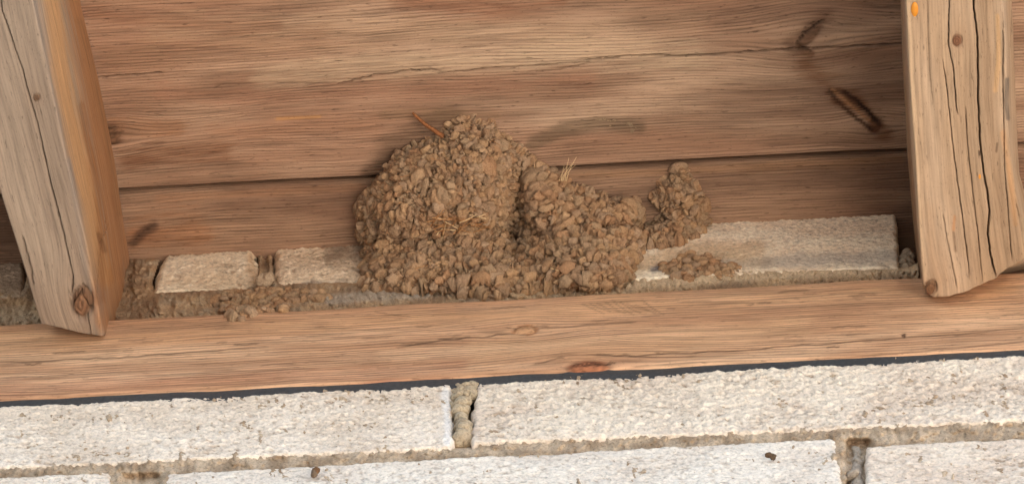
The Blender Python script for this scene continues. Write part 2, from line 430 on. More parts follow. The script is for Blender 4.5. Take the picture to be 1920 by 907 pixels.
wb.crack([(1606, 190), (1630, 212), (1640, 228)], 7, .0003, .7)
wb.crack([(1546, 36), (1534, 44), (1516, 58), (1506, 66), (1492, 84)], 4.0, .0012, .75)
wb.crack([(1528, 40), (1510, 52), (1500, 72)], 2.5, .0008, .5); wb.crack([(1494, 84), (1512, 92), (1524, 100)], 3.0, .0010, .6)
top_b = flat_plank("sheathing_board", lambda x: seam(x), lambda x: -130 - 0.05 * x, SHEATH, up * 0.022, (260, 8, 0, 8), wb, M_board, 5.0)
tag(top_b, "wide weathered brown roof board with a long split across it above the mud nest", "board", "roof boards above the rafters")
wa = Wood([(118, 88, 70), (156, 120, 96), (138, 98, 76)], 2, (1.1, 1.22, 1.28))
wa.stroke([(235, 450), (300, 440), (360, 430)], 40, (140, 84, 46), .6, .7)
wa.stroke([(1000, 330), (1300, 318), (1690, 300)], 12, (150, 110, 80), .6, .5)
wa.stroke([(300, 372), (690, 350)], 10, (150, 106, 78), .5, .6)
wa.stroke([(250, 455), (268, 435), (290, 422)], 14, (66, 46, 36), .9, .5)
wa.crack([(252, 452), (270, 432), (286, 424)], 3, .001, .4)
low_b = flat_plank("sheathing_board", lambda x: 700 - 0.05 * x, lambda x: seam(x) + 7 + 2.0 * n1(x, 5, .004), (SHEATH[0] + up * .0015, Nsh), up * 0.02, (110, 8, 0, 24), wa, M_board, 5.0)
tag(low_b, "darker narrow roof board meeting the mortared bricks, just below the open seam", "board", "roof boards above the rafters")
wc = Wood([(120, 88, 68), (170, 134, 106), (146, 104, 80)], 3, (1.1, 1.25, 1.35))
out_b = flat_plank("sheathing_board", lambda x: -137 - 0.05 * x, lambda x: -620 - 0.05 * x, SHEATH, up * 0.022, (60, 10, 0, 10), wc, M_board, 12.0)
tag(out_b, "outermost roof board at the eave above the top of the photo", "board", "roof boards above the rafters")

# --- wall plate beam
wp = Wood([(174, 130, 98), (202, 160, 126), (184, 136, 102)], 4, (1.24, 1.32, 1.38), 1.9, .2)
wp.stroke([(0, 640), (500, 615), (1000, 590), (1900, 540)], 22, (206, 158, 116), .5, .9)
wp.stroke([(0, 730), (600, 705), (860, 690)], 20, (166, 112, 84), .6, .8)
wp.stroke([(900, 655), (1300, 640), (1500, 600)], 30, (206, 162, 122), .5, .9)
wp.stroke([(1100, 550), (1200, 570)], 22, (190, 146, 108), .6, .9)
wp.stroke([(580, 735), (700, 720), (840, 712)], 7, (140, 84, 62), .6, .5)
wp.stroke([(1690, 535), (1780, 566), (1880, 520)], 14, (150, 106, 78), .5, .5)
for i in range(46):
    x = random.uniform(-20, 1930); y = 612 - .0525 * x + random.uniform(8, 125); L_ = random.uniform(14, 70)
    wp.crack([(x, y), (x + L_ * .5, y - L_ * .03 + random.uniform(-2, 2)), (x + L_, y - L_ * .055)], random.uniform(.9, 1.5), .0006, random.uniform(.3, .65))
wp.stroke([(0, 700), (400, 690), (700, 670)], 16, (160, 118, 90), .55, .9); wp.stroke([(1250, 590), (1500, 585), (1700, 560)], 18, (172, 128, 98), .55, .9)
wp.stroke([(100, 622), (260, 618), (420, 608)], 10, (150, 112, 88), .55, .9); wp.stroke([(860, 580), (1000, 578)], 12, (168, 132, 104), .5, .9)
wp.knot(985, 617, 22, 8, -4, (190, 140, 98), .6, 2.4)
wp.stroke([(962, 622), (972, 612), (990, 609), (1006, 613), (1004, 622), (988, 626)], 4, (150, 92, 54), .8, .4)
wp.knot(1103, 690, 40, 17, -4, (150, 88, 58), .85, 2.0)
for i in range(9):
    x = 1072 + i * 8; wp.crack([(x, 684 + random.uniform(-4, 4)), (x + 8, 680 + random.uniform(-4, 4)), (x + 18, 682 + random.uniform(-4, 6))], 1.6, .0008, .55)
wp.knot(1695, 628, 4, 4, 0, (90, 60, 45), .9, 2)
wp.crack([(740, 650), (850, 634), (905, 630), (960, 622)], 2.0, .0016, .6)
wp.crack([(1010, 613), (1100, 608), (1195, 604)], 1.8, .0014, .55)
wp.crack([(1090, 664), (1190, 666), (1400, 654), (1560, 642), (1700, 632)], 2.6, .0022, .7)
wp.crack([(1690, 632), (1800, 626), (1930, 612)], 1.6, .001, .5)
wp.crack([(1600, 668), (1760, 655), (1930, 640)], 1.6, .001, .5)
wp.crack([(-10, 679), (150, 672), (240, 668), (330, 661), (480, 650)], 2.0, .0016, .6)
wp.crack([(560, 640), (700, 628), (860, 612)], 1.2, .0006, .3)
wp.crack([(560, 738), (700, 724), (850, 708)], 2.0, .001, .5)
wp.crack([(270, 705), (420, 698), (600, 690)], 1.3, .0006, .35)
wp.crack([(1000, 683), (1040, 672), (1060, 668)], 2, .001, .5)
wp.crack([(700, 583), (740, 590), (770, 592)], 1.3, .0006, .4)
for i in range(9):
    x = 1090 + i * 14; wp.crack([(x, 566 + random.uniform(-10, 4)), (x + 22, 578), (x + 44, 584 + random.uniform(-3, 8))], 1.3, .0006, .4)
beam = flat_plank("wall_plate", lambda x: 751 - 0.0503 * x + 1.5 * n1(x, 2, .005), lambda x: 606 - 0.0525 * x + 2.0 * n1(x, 3, .006), BEAM, (0, 0.09, 0), (130, 20, 0, 20), wp, M_beam, 4.0, 14)
tag(beam, "long horizontal orange-brown timber beam lying on the white brick wall", "beam")

# --- rafters
def rafter(name, L, Rr, bottom, juncR, juncL, notch, wd, n0, label):
    under = (hit(notch[0], notch[1], yplane(-0.004)), Nsh)
    bx = np.array([b[0] for b in bottom], float); by = np.array([b[1] for b in bottom], float)
    f = np.linspace(0, 1, n0 + 1)
    yb = np.interp(bx[0] + f * (bx[-1] - bx[0]), bx, by) + 1.5 * n1(f * 40, 6, .9)
    u = np.concatenate([np.linspace(0, .5, 40)[:-1], np.linspace(.5, 1, 250)])
    ytop = -640.0
    Y = ytop + (yb[None] - ytop) * u[:, None]
    X = interp_poly(L, Y) * (1 - f[None]) + interp_poly(Rr, Y) * f[None]
    front = hit(X, Y, under)
    yj = ytop + (juncR[-1][1] - ytop) * u
    TR = hit(interp_poly(juncR, yj), yj, SHEATH) + up * .001
    if juncL is not None:
        yj = ytop + (juncL[-1][1] - ytop) * u
        TL = hit(interp_poly(juncL, yj), yj, SHEATH) + up * .001
    else:
        TL = front[:, 0] + np.array([0.002, 0.0, 0]) ; TL = TL.copy(); TL[:, 1] += 0.06 * u ** 8
        TL[:, 2] = sheath_z(TL[:, 1]) + .001
    P = perimeter((front, (TR, TL)), (n0, 110, 8, 60), 5)
    o = make_wood(name, P, 'u', wd, M_rafter, None, wob=.0009)
    tag(o, label, "rafter", "rafter ends resting on the wall plate"); return o
wl = Wood([(160, 142, 126), (180, 162, 144), (170, 150, 132)], 5, (.76, .75, .74), 1.0)
wl.stroke([(72, -700), (96, 0), (120, 150), (150, 300), (170, 400), (196, 520)], 26, (214, 164, 112), .9, .3)
wl.stroke([(110, -700), (150, 0), (175, 150), (205, 330), (225, 480), (215, 600)], 40, (186, 128, 78), .85, .35)
wl.stroke([(150, 200), (176, 330), (190, 420), (186, 560)], 12, (150, 98, 58), .6, .6)
wl.stroke([(150, 40), (190, 200), (225, 400)], 9, (150, 112, 78), .5, .7)
wl.stroke([(185, 440), (195, 470)], 7, (110, 70, 44), .6, .4)
wl.stroke([(128, 300), (150, 420), (165, 540)], 8, (158, 146, 136), .6, .4)
wl.knot(153, 568, 18, 27, 8, (150, 108, 78), .85, 1.6, -.0012)
wl.knot(69, 183, 6, 7, 0, (140, 108, 84), .9, 2)
wl.crack([(-10, -120), (4, 20), (42, 130), (70, 230), (92, 330), (120, 440), (137, 520), (134, 552)], 2.2, .002, .7)
wl.crack([(135, 572), (153, 545), (172, 580)], 2.2, .0016, .75)
wl.crack([(42, 440), (58, 500), (63, 536)], 3.0, .001, .4)
wl.crack([(163, 590), (168, 610), (172, 630)], 2.0, .001, .5)
wl.crack([(186, 455), (196, 440), (204, 418)], 2.0, .0008, .4)
wl.crack([(180, 560), (186, 480), (200, 400)], 1.4, .0006, .3)
raf_l = rafter("rafter", [(-100, 0), (-5, 340), (40, 480), (72, 590), (78, 606)],
    [(62, 0), (100, 180), (125, 300), (165, 470), (193, 630)],
    [(78, 606), (100, 611), (130, 620), (160, 626), (193, 629)],
    [(150, 0), (185, 150), (215, 300), (245, 490), (256, 560)], None, (190, 628), wl, 130,
    "sawn rafter end with a grey underside and a bright orange side, left of the nest")
wr = Wood([(184, 156, 126), (204, 178, 150), (192, 162, 130)], 6, (.76, .75, .76), .9)
wr.stroke([(1702, 0), (1716, 280), (1732, 520)], 7, (214, 186, 152), .7, .3)
wr.stroke([(1693, 0), (1706, 280), (1724, 520)], 5, (150, 112, 82), .7, .3)
wr.stroke([(1850, 0), (1852, 150), (1866, 300), (1880, 420)], 14, (162, 134, 106), .6, .6)
wr.stroke([(1870, 30), (1872, 120), (1866, 170)], 6, (216, 174, 124), .8, .5)
wr.stroke([(1888, 150), (1886, 190), (1890, 222)], 6, (104, 94, 84), .85, .3)
wr.stroke([(1880, 250), (1893, 330), (1904, 420)], 8, (206, 158, 110), .7, .5)
wr.stroke([(1790, 405), (1788, 430)], 5, (206, 140, 84), .7, .4)
wr.stroke([(1788, 435), (1792, 470)], 4, (130, 102, 78), .7, .4)
wr.stroke([(1870, 270), (1868, 285)], 3, (86, 66, 50), .8, .4)
wr.stroke([(1836, 284), (1837, 290)], 3, (70, 46, 34), .9, .2)
wr.stroke([(1760, 60), (1800, 100)], 40, (200, 172, 140), .4, .6)
wr.stroke([(1740, 400), (1760, 520)], 20, (190, 156, 122), .4, .7)
wr.knot(1795, 77, 9, 11, 10, (142, 98, 72), .95, 2.6)
wr.knot(1744, 540, 11, 13, 20, (140, 98, 68), .9, 2.0, -.001)
wr.crack([(1779, -150), (1780, 0), (1778, 85), (1788, 130), (1793, 200), (1796, 215)], 1.8, .002, .75)
wr.crack([(1738, -100), (1740, 60), (1742, 120), (1749, 195)], 1.2, .0008, .4)
wr.crack([(1767, 110), (1776, 170), (1785, 260), (1795, 340), (1806, 420), (1815, 490), (1818, 525)], 1.6, .0018, .7)
wr.crack([(1810, 200), (1814, 270), (1824, 360), (1834, 440), (1842, 530)], 1.5, .0016, .65)
wr.crack([(1824, -150), (1826, 20), (1833, 70), (1834, 180), (1838, 270), (1844, 320), (1852, 365), (1856, 400), (1852, 440), (1856, 470), (1862, 500), (1868, 520)], 3.0, .004, .7)
wr.crack([(1880, 0), (1881, 150), (1884, 320), (1892, 420), (1897, 490)], 1.6, .0015, .6)
wr.crack([(1768, 400), (1776, 450), (1788, 510), (1794, 540)], 1.3, .0012, .5)
wr.crack([(1896, 0), (1897, 60), (1892, 110)], 1.6, .001, .4)
wr.crack([(1905, 380), (1912, 410), (1918, 440)], 1.6, .001, .5)
raf_r = rafter("rafter", [(1697, 0), (1704, 150), (1715, 300), (1722, 430), (1732, 547)],
    [(1880, 0), (1886, 100), (1892, 250), (1900, 330), (1913, 400), (1924, 490)],
    [(1732, 548), (1745, 556), (1775, 555), (1810, 546), (1850, 527), (1868, 520), (1872, 514), (1890, 502), (1924, 484)],
    [(1898, 0), (1903, 150), (1908, 260), (1912, 330), (1930, 390), (1956, 500)],
    [(1687, 0), (1693, 150), (1701, 290), (1710, 400), (1722, 530)], (1760, 557), wr, 170,
    "tan rafter end with long drying cracks, beside the black gap on the right")
def drop(name, x, y, rx, ry, plane, mat, h=.0012):
    th = np.linspace(0, 2 * np.pi, 24, endpoint=False); V = []
    for k in range(7):
        r = math.cos(k / 6 * math.pi / 2 * .98); 
        Q = hit(x + rx * r * np.cos(th), y + ry * r * np.sin(th), plane); V.append(Q + (CAM - Q) / np.linalg.norm(CAM - Q, axis=1)[:, None] * (h * math.sin(k / 6 * math.pi / 2) - .0004))
    V = np.array(V); 
    return mesh_obj(name, V.reshape(-1, 3), gridfaces(7, 24, True), mat, raf_r)
und_r = (hit(1760, 557, yplane(-0.004)), Nsh)
drop("resin_drop", 1715, 18, 7, 14, und_r, M_resin)
drop("resin_drop", 1837, 331, 3, 6, und_r, M_resin, .0006)

# --- roof covering that shades the eave from above
yo = float(hit(960, -660, SHEATH)[1])
V = []
for x in (-4.0, 3.0):
    for y in (yo - .03, 3.5):
        for dz in (.035, .055): V.append((x, y, sheath_z(y) + dz))
rf = mesh_obj("roof_covering", np.array(V), np.array([(0, 1, 3, 2), (4, 6, 7, 5), (0, 4, 5, 1), (2, 3, 7, 6), (0, 2, 6, 4), (1, 5, 7, 3)]), M_roof, smoothed=False)
tag(rf, "dark roof covering lying over the weathered eave boards", "roof"); rf["kind"] = "structure"

# ------------------------------------------------------------------ brickwork
def brick(name, quad, plane, depth, mat, parent, pal, seed, rough=.0010, rad=.0014, ragged=.0012, step=.00075, paint=(), edge_k=1.0, grime=.42):
    """quad: seen corners TL TR BR BL on the wall face; a rough block going back by depth"""
    q = hit(np.array([c[0] for c in quad], float), np.array([c[1] for c in quad], float), plane)
    Lx = np.linalg.norm(q[1] - q[0]); Lz = np.linalg.norm(q[3] - q[0])
    na, nb = max(int(Lx / (step * 1.25)), 8), max(int(Lz / step), 8)
    a = np.linspace(0, 1, na)[:, None]; b = np.linspace(0, 1, nb)[None]
    P = ((1 - a) * (1 - b))[..., None] * q[0] + (a * (1 - b))[..., None] * q[1] + (a * b)[..., None] * q[2] + ((1 - a) * b)[..., None] * q[3]
    ex = np.minimum(a, 1 - a) * Lx + 0 * b; ez = np.minimum(b, 1 - b) * Lz + 0 * a
    S = np.stack([P[..., 0], P[..., 2], np.full(P.shape[:2], seed * 5.3)], -1)
    # ragged outline
    er = fbm(S * np.array([160, 160, 1]), 4); er2 = fbm(S * np.array([160, 160, 1]) + 31, 4)
    kx = np.exp(-ex / .004); kz = np.exp(-ez / .004)
    P = P.copy()
    P[..., 2] += kz * ragged * er * np.where(b < .5, 1, -1) * 1.6
    P[..., 0] += kx * ragged * er2 * 2
    # rounded arris
    e = np.minimum(ex, ez) + rad * .35 * er
    corner = np.sqrt(np.maximum(rad * 1.6 - ex, 0) ** 2 + np.maximum(rad * 1.6 - ez, 0) ** 2)
    back = rad * (1 - np.sqrt(np.clip(1 - (1 - np.clip(e / rad, 0, 1)) ** 2, 0, 1))) + .5 * np.maximum(corner - rad, 0)
    n_f = .75 * billow(S * np.array([300, 420, 1]), 3, .6) + .5 * fbm(S * np.array([700, 900, 1]), 2); n_l = fbm(S * np.array([28, 45, 1]), 3)
    pit = np.clip(-fbm(S * np.array([270, 470, 1]) + 7, 4, .6) - .06, 0, 1)
    calm = 1 - .75 * np.exp(-e / .0022)
    n_f = n_f * calm; worn = smooth(fbm(S * np.array([22, 40, 1]) + 77, 3), -.35, .3); pit = pit * (.35 + .65 * worn) * calm
    P[..., 1] += back - rough * n_f * 1.2 - .0010 * n_l * edge_k + rough * 2.0 * pit
    px, py = proj(P)
    m = smooth(n_l + .5 * n_f, -.4, .4)[..., None]
    tint = lin(pal[0]) * (1 - m) + lin(pal[1]) * m
    pm = smooth(pit + .3 * np.clip(-n_f, 0, 1), .08, .34)[..., None] * .8
    tint = tint * (1 - pm) + lin(pal[2]) * pm
    gn = fbm(S * np.array([330, 620, 1]) + 50, 4, .6) - .25 * fbm(S * np.array([30, 50, 1]) + 9, 2)
    gm = grime * smooth(gn, .10, .34)[..., None]; tint = tint * (1 - gm) + lin(pal[2]) * gm
    rag = fbm(np.stack([px * .03, py * .06, np.full_like(px, seed)], -1), 4)
    for pts, wdt, col, k in paint:
        d, f = pldist(px, py, pts); mm = (k * (1 - smooth(d + wdt * .8 * rag, wdt * .3, wdt * 1.1)))[..., None]
        tint = tint * (1 - mm) + lin(col) * mm
    # sides going back
    ring = np.concatenate([np.arange(na) * nb, (na - 1) * nb + np.arange(1, nb), (np.arange(na - 2, -1, -1)) * nb + nb - 1, np.arange(nb - 2, 0, -1)])
    V = [P.reshape(-1, 3)]; T = [tint.reshape(-1, 3)]; Fs = [gridfaces(na, nb, False)]
    prev = ring; cnt = na * nb; r0 = P.reshape(-1, 3)[ring]
    for k, dd in enumerate((.004, .012, depth)):
        r = r0.copy(); r[:, 1] += dd
        V.append(r); T.append(tint.reshape(-1, 3)[ring]); cur = cnt + np.arange(len(ring)); cnt += len(ring)
        Fs.append(np.stack([prev, np.roll(prev, -1), np.roll(cur, -1), cur], 1)); prev = cur
    o = mesh_obj(name, np.concatenate(V), Fs, mat, parent, tint=np.concatenate(T)); bm_recalc(o); return o
def relief(name, poly, plane, height, step, mat, parent, tintf, rim=6.0, sink=.001, dirv=None):
    """lumpy layer over a wall face: outline as seen, thickness along the face normal"""
    xs = np.arange(min(p[0] for p in poly), max(p[0] for p in poly) + step, step); ys = np.arange(min(p[1] for p in poly), max(p[1] for p in poly) + step, step)
    X, Y = np.meshgrid(xs, ys, indexing='ij'); ins = inside(X, Y, poly); d, _ = pldist(X, Y, list(poly) + [poly[0]])
    d = np.where(ins, d, -d)
    P = hit(X, Y, plane); n = -plane[1] if plane[1] @ (CAM - plane[0]) < 0 else plane[1]
    h = height(X, Y, np.maximum(d, 0), P)
    e = smooth(d, 0, rim)
    if dirv is not None: n = dirv
    P = P + n * (h * e - sink * (1 - e))[..., None]
    keep = (d > -step * .8)
    nx, ny = X.shape; q = gridfaces(nx, ny, False); k = keep.ravel()[q].all(1)
    q = q[k]; used = np.unique(q); mp = np.full(nx * ny, -1); mp[used] = np.arange(len(used))
    o = mesh_obj(name, P.reshape(-1, 3)[used], mp[q], mat, parent, tint=tintf(X, Y, P, h).reshape(-1, 3)[used])
    bm_recalc(o); 
    return o

def joint_h(X, Y, d, P):
    h = rough_h(.0150, .0042, 1.5)(X, Y, d, P)
    for x0, x1, y0, y1 in ((847, 892, 700, 836), (1584, 1626, 822, 960), (236, 304, 886, 990)):
        m = smooth(X, x0 - 8, x0 + 4) * (1 - smooth(X, x1 - 4, x1 + 8)) * smooth(Y, y0 - 8, y0 + 6) * (1 - smooth(Y, y1 - 6, y1 + 6))
        h = h - m * (.024 if 400 < x0 < 1000 else .010 if x0 > 1000 else .007)
    return h
wall = empty("brick_wall", "white sand-lime brick wall with grey mortar under the timber beam", "wall")
WP = [(228, 212, 194), (244, 231, 215), (172, 146, 122)]
WP2 = [(224, 206, 188), (240, 226, 208), (166, 140, 116)]
WP3 = [(230, 217, 202), (244, 234, 220), (170, 148, 128)]
brick("brick", [(-700, 797), (846, 720), (849, 838), (-700, 908)], FRONT, .10, M_brick, wall, WP, 1, rough=.0010,
      paint=[([(0, 775), (300, 770)], 30, (226, 210, 192), .5), ([(835, 730), (840, 830)], 10, (240, 238, 236), .7)])
brick("brick", [(893, 718), (2500, 635), (2500, 765), (882, 831)], FRONT, .10, M_brick, wall, WP2, 2, rough=.0012, rad=.0018)
brick("brick", [(-900, 938), (205, 884), (240, 1010), (-900, 1062)], FRONT, .10, M_brick, wall, WP, 3)
brick("brick", [(308, 884), (1568, 819), (1586, 945), (300, 1005)], FRONT, .10, M_brick, wall, WP3, 4, rough=.0007, rad=.002, grime=.4)
brick("brick", [(1624, 834), (2700, 786), (2700, 910), (1622, 950)], FRONT, .10, M_brick, wall, WP2, 5, rough=.0006)
def mortar_tint(X, Y, P, h):
    m = smooth(fbm(np.stack([X * .02, Y * .04, X * 0], -1), 4), -.4, .4)[..., None]
    return lin((164, 141, 116)) * (1 - m) + lin((208, 186, 160)) * m
def rough_h(base, amp, f=1.0):
    def h(X, Y, d, P):
        S = np.stack([X, Y, X * 0], -1) * PXM
        return base + amp * fbm(S * 110 * f, 3, .6) + amp * .7 * billow(S * 190 * f, 4, .6)
    return h
relief("mortar", [(-700, 770), (2500, 600), (2500, 1330), (-700, 1440)], yplane(.007), joint_h, 2.5, M_mortar, wall, mortar_tint, 2, dirv=-Dv)
for row in range(3):                  # courses below, out of the photograph
    off = 128 * (row + 1) + 10; xx = -1250 + (row % 2) * 560
    for k in range(3):
        xa, xb = xx + k * 1300, xx + k * 1300 + 1262
        ya, yb2 = 903 + off - .05 * xa, 903 + off - .05 * xb
        brick("brick", [(xa, ya), (xb, yb2), (xb, yb2 + 118), (xa, ya + 118)], FRONT, .10, M_brick, wall, WP2 if (row + k) % 2 else WP, 31 + row * 3 + k, step=.0016)
zl = float(hit(960, 1370, FRONT)[2])
box("wall_body", -4, 3, .012, .25, GZ, zl, M_mortar, wall)
bw = box("wall_core", -4, 3, .055, .25, zl, sheath_z(.05) - .004, M_mortar, wall)

infill = empty("brick_infill", "course of rough bricks and crumbling mortar between the rafters above the beam", "brick course")
IP = [(236, 216, 188), (248, 234, 210), (170, 144, 118)]
IP2 = [(222, 198, 170), (240, 220, 194), (146, 122, 100)]
IP3 = [(248, 226, 200), (255, 242, 220), (176, 152, 130)]
brick("brick", [(-400, 502), (43, 481), (44, 556), (-400, 578)], BRICK2, .05, M_brick, infill, [(160, 140, 120), (186, 166, 144), (110, 92, 76)], 11, rough=.0010)
brick("brick", [(306, 474), (478, 464), (487, 541), (276, 553)], BRICK2, .05, M_brick, infill, IP, 12, rough=.0009, rad=.004, ragged=.002,
      paint=[([(470, 480), (478, 530)], 14, (196, 158, 118), .6)])
brick("brick", [(512, 462), (760, 440), (760, 530), (512, 536)], BRICK2, .05, M_brick, infill, IP2, 13, rough=.0012, rad=.0045, ragged=.002,
      paint=[([(640, 465), (700, 470)], 40, (120, 98, 82), .6), ([(570, 533), (650, 530)], 8, (128, 116, 108), .7)])
brick("brick", [(1080, 414), (1679, 386), (1684, 500), (1080, 530)], yplane(.008), .05, M_brick, infill, IP3, 14, rough=.0007, rad=.0014,
      paint=[([(1440, 492), (1560, 486), (1680, 480)], 17, (184, 174, 166), .6), ([(1330, 490), (1440, 490)], 16, (170, 152, 134), .6),
             ([(1180, 500), (1300, 470), (1420, 470)], 22, (214, 184, 148), .6), ([(1225, 505), (1258, 500)], 9, (128, 122, 124), .9)])
def mud_tint_base(X, Y):
    m = smooth(fbm(np.stack([X * .012, Y * .03, X * 0 + 3], -1), 4), -.35, .35)[..., None]
    n = smooth(fbm(np.stack([X * .03, Y * .07, X * 0 + 9], -1), 3), -.1, .45)[..., None]
    t = lin((154, 124, 98)) * (1 - m) + lin((186, 152, 118)) * m
    return (t * (1 - .5 * n) + lin((168, 152, 132)) * .5 * n) * np.array([1.15, 1.25, 1.32])
def infill_tint(X, Y, P, h):
    t = mud_tint_base(X, Y)
    for pts, wdt, col, k in [([(1180, 525), (1400, 510), (1720, 495)], 20, (230, 206, 174), .85), ([(620, 560), (720, 552), (800, 548)], 12, (186, 174, 160), .8),
                             ([(230, 500), (250, 580)], 50, (146, 118, 92), .7), ([(0, 590), (60, 590)], 20, (190, 170, 146), .7)]:
        d, f = pldist(X, Y, pts); m = (k * (1 - smooth(d, wdt * .4, wdt * 1.2)))[..., None]; t = t * (1 - m) + lin(col) * m
    return t
btop = lambda x: 606 - .0525 * x
poly = [(x, btop(x) + 16) for x in range(-700, 1722, 20)] + [(1722, 470), (1690, 500), (1400, 508), (1240, 518), (900, 522), (760, 528), (520, 532), (486, 532), (482, 478), (508, 474), (508, 490), (510, 533), (486, 536), (300, 548), (276, 546), (300, 482), (232, 482), (-700, 560)][0:0]
poly += [(1722, 492), (1690, 500), (1400, 502), (1240, 512), (900, 518), (760, 524), (560, 526), (514, 524), (508, 478), (484, 478), (484, 524), (460, 536), (290, 545), (284, 530), (300, 484), (232, 480), (60, 480), (44, 540), (-300, 560), (-700, 585)]
def infill_h(X, Y, d, P):
    S = np.stack([P[..., 0], P[..., 2], P[..., 1]], -1)
    S = np.stack([X, Y, X * 0], -1) * PXM; low = .4 + .6 * smooth(Y - btop(X), -45, -5)
    gap = smooth(np.abs(X - 497), 12, 2) * (Y < 520)
    return .003 + .0100 * low + .0022 * fbm(S * 60, 3, .6) + .0030 * billow(S * 120, 2) + .0050 * billow(S * 270, 3, .6) - .012 * gap
relief("mortar", poly, yplane(.0125), infill_h, 2.2, M_mortar, infill, infill_tint, 6, dirv=-Dv)

# --- roofing felt between the beam and the bricks
xs = xs_dense(8)
yt = 750 - .0503 * xs - 14; yb = 752 - .0503 * xs + 26 + 3 * n1(xs, 8, .006)
A = hit(xs, yt, yplane(.0004)); B = hit(xs, yb, yplane(.0012))
n0 = 20; f = np.linspace(0, 1, n0 + 1)[None, :, None]
front = A[:, None] * (1 - f) + B[:, None] * f
front[..., 1] -= .0012 * np.sin(np.pi * f[..., 0]) + .0006 * fbm(np.stack([front[..., 0] * 30, front[..., 2] * 90, front[..., 2] * 0], -1), 3)
P = perimeter((front, (B + np.array([0, .004, 0]), A + np.array([0, .08, 0]))), (n0, 3, 3, 3), 1)
felt = mesh_obj("roofing_felt", P.reshape(-1, 3), gridfaces(*P.shape[:2], True), M_felt); bm_recalc(felt)
tag(felt, "thin black roofing felt strip squeezed between the timber beam and the white bricks", "roofing felt")

# ------------------------------------------------------------------ mud: pellets on a shaped core
import bmesh
def ico(sub):
    bm = bmesh.new(); bmesh.ops.create_icosphere(bm, subdivisions=sub, radius=1)
    V = np.array([v.co[:] for v in bm.verts]); Fc = np.array([[v.index for v in f.verts] for f in bm.faces]); bm.free(); return V, Fc
ICO2, ICO3 = ico(2), ico(3)
def lumps(cs, ns, rs, cols, flat=.75, sub=ICO2, amp=.26, freq=1.3):
    """irregular pellets: centres, outward normals, radii, colours -> V, F, tint"""
    Vs, Fs, Ts = [], [], []; base, Fc = sub; k = 0
    for c, n, r, col in zip(cs, ns, rs, cols):
        t1 = np.array([1.0, 0, .05]) + rng.normal(size=3) * .45; t1 -= n * (t1 @ n); t1 /= np.linalg.norm(t1) + 1e-9; t2 = np.cross(n, t1)
        s = np.array([rng.uniform(.95, 1.45), rng.uniform(.72, 1.0), flat * rng.uniform(.8, 1.15)])
        o = rng.uniform(0, 90, 3)
        rad = 1 + amp * perlin(base * freq + o) + amp * .5 * perlin(base * freq * 2.7 + o)
        v = base * rad[:, None] * s * r
        Vs.append(c + v[:, :1] * t1 + v[:, 1:2] * t2 + v[:, 2:] * n); Fs.append(Fc + k); k += len(base)
        Ts.append(np.tile(col, (len(base), 1)))
    return np.concatenate(Vs), np.concatenate(Fs), np.concatenate(Ts)
from mathutils import kdtree
from mathutils.bvhtree import BVHTree
NEST_SURF = []
def fuse(V, Fl, voxel, smooth_it, centres, cols, rough=.00022, freq=650.0, base_tint=None):
    """weld overlapping clods into one continuous crusted surface; returns V, F, tint"""
    me = bpy.data.meshes.new("clods"); tri = []
    for f_ in Fl: tri += f_.tolist()
    me.from_pydata(V.tolist(), [], tri)
    o = bpy.data.objects.new("clods", me); COL.objects.link(o)
    m = o.modifiers.new("r", 'REMESH'); m.mode = 'VOXEL'; m.voxel_size = voxel; m.adaptivity = 0
    if smooth_it: sm = o.modifiers.new("s", 'SMOOTH'); sm.factor = .5; sm.iterations = smooth_it
    dg = bpy.context.evaluated_depsgraph_get(); ev = o.evaluated_get(dg); r = ev.to_mesh()
    n = len(r.vertices); P = np.empty(n * 3, np.float32); r.vertices.foreach_get("co", P); P = P.reshape(-1, 3).astype(float)
    nr = np.empty(n * 3, np.float32); r.vertices.foreach_get("normal", nr); nr = nr.reshape(-1, 3)
    q = np.empty(len(r.loops), np.int32); r.loops.foreach_get("vertex_index", q); q = q.reshape(-1, 4)
    ev.to_mesh_clear(); bpy.data.objects.remove(o); bpy.data.meshes.remove(me)
    P = P + nr * (rough * (fbm(P * freq, 3, .6) + .8 * billow(P * freq * .6 + 5, 2)))[:, None]
    kd = kdtree.KDTree(len(centres))
    for i, c in enumerate(centres): kd.insert(c, i)
    kd.balance(); jit = P + .0006 * np.stack([perlin(P * 800 + k * 9) for k in range(3)], -1)
    idx = np.array([kd.find(p)[1] for p in jit]); T = cols[idx]
    if base_tint is not None: T = .6 * T + .4 * base_tint(P) * (T / (cols.mean(0) + 1e-6)) ** .0
    return P, q, T
def skin(V, Fl, voxel, smooth_it, sub):
    me = bpy.data.meshes.new("core"); tri = []
    for f_ in Fl: tri += f_.tolist()
    me.from_pydata(V.tolist(), [], tri)
    o = bpy.data.objects.new("core", me); COL.objects.link(o)
    m = o.modifiers.new("r", 'REMESH'); m.mode = 'VOXEL'; m.voxel_size = voxel; m.adaptivity = 0
    sm = o.modifiers.new("s", 'SMOOTH'); sm.factor = .5; sm.iterations = smooth_it
    if sub: ss = o.modifiers.new("d", 'SUBSURF'); ss.levels = sub; ss.render_levels = sub
    ev = o.evaluated_get(bpy.context.evaluated_depsgraph_get()); r = ev.to_mesh(); n = len(r.vertices)
    P = np.empty(n * 3, np.float32); r.vertices.foreach_get("co", P); nr = np.empty(n * 3, np.float32); r.vertices.foreach_get("normal", nr)
    q = np.empty(len(r.loops), np.int32); r.loops.foreach_get("vertex_index", q)
    ev.to_mesh_clear(); bpy.data.objects.remove(o); bpy.data.meshes.remove(me)
    return P.reshape(-1, 3).astype(float), nr.reshape(-1, 3).astype(float), q.reshape(-1, 4)
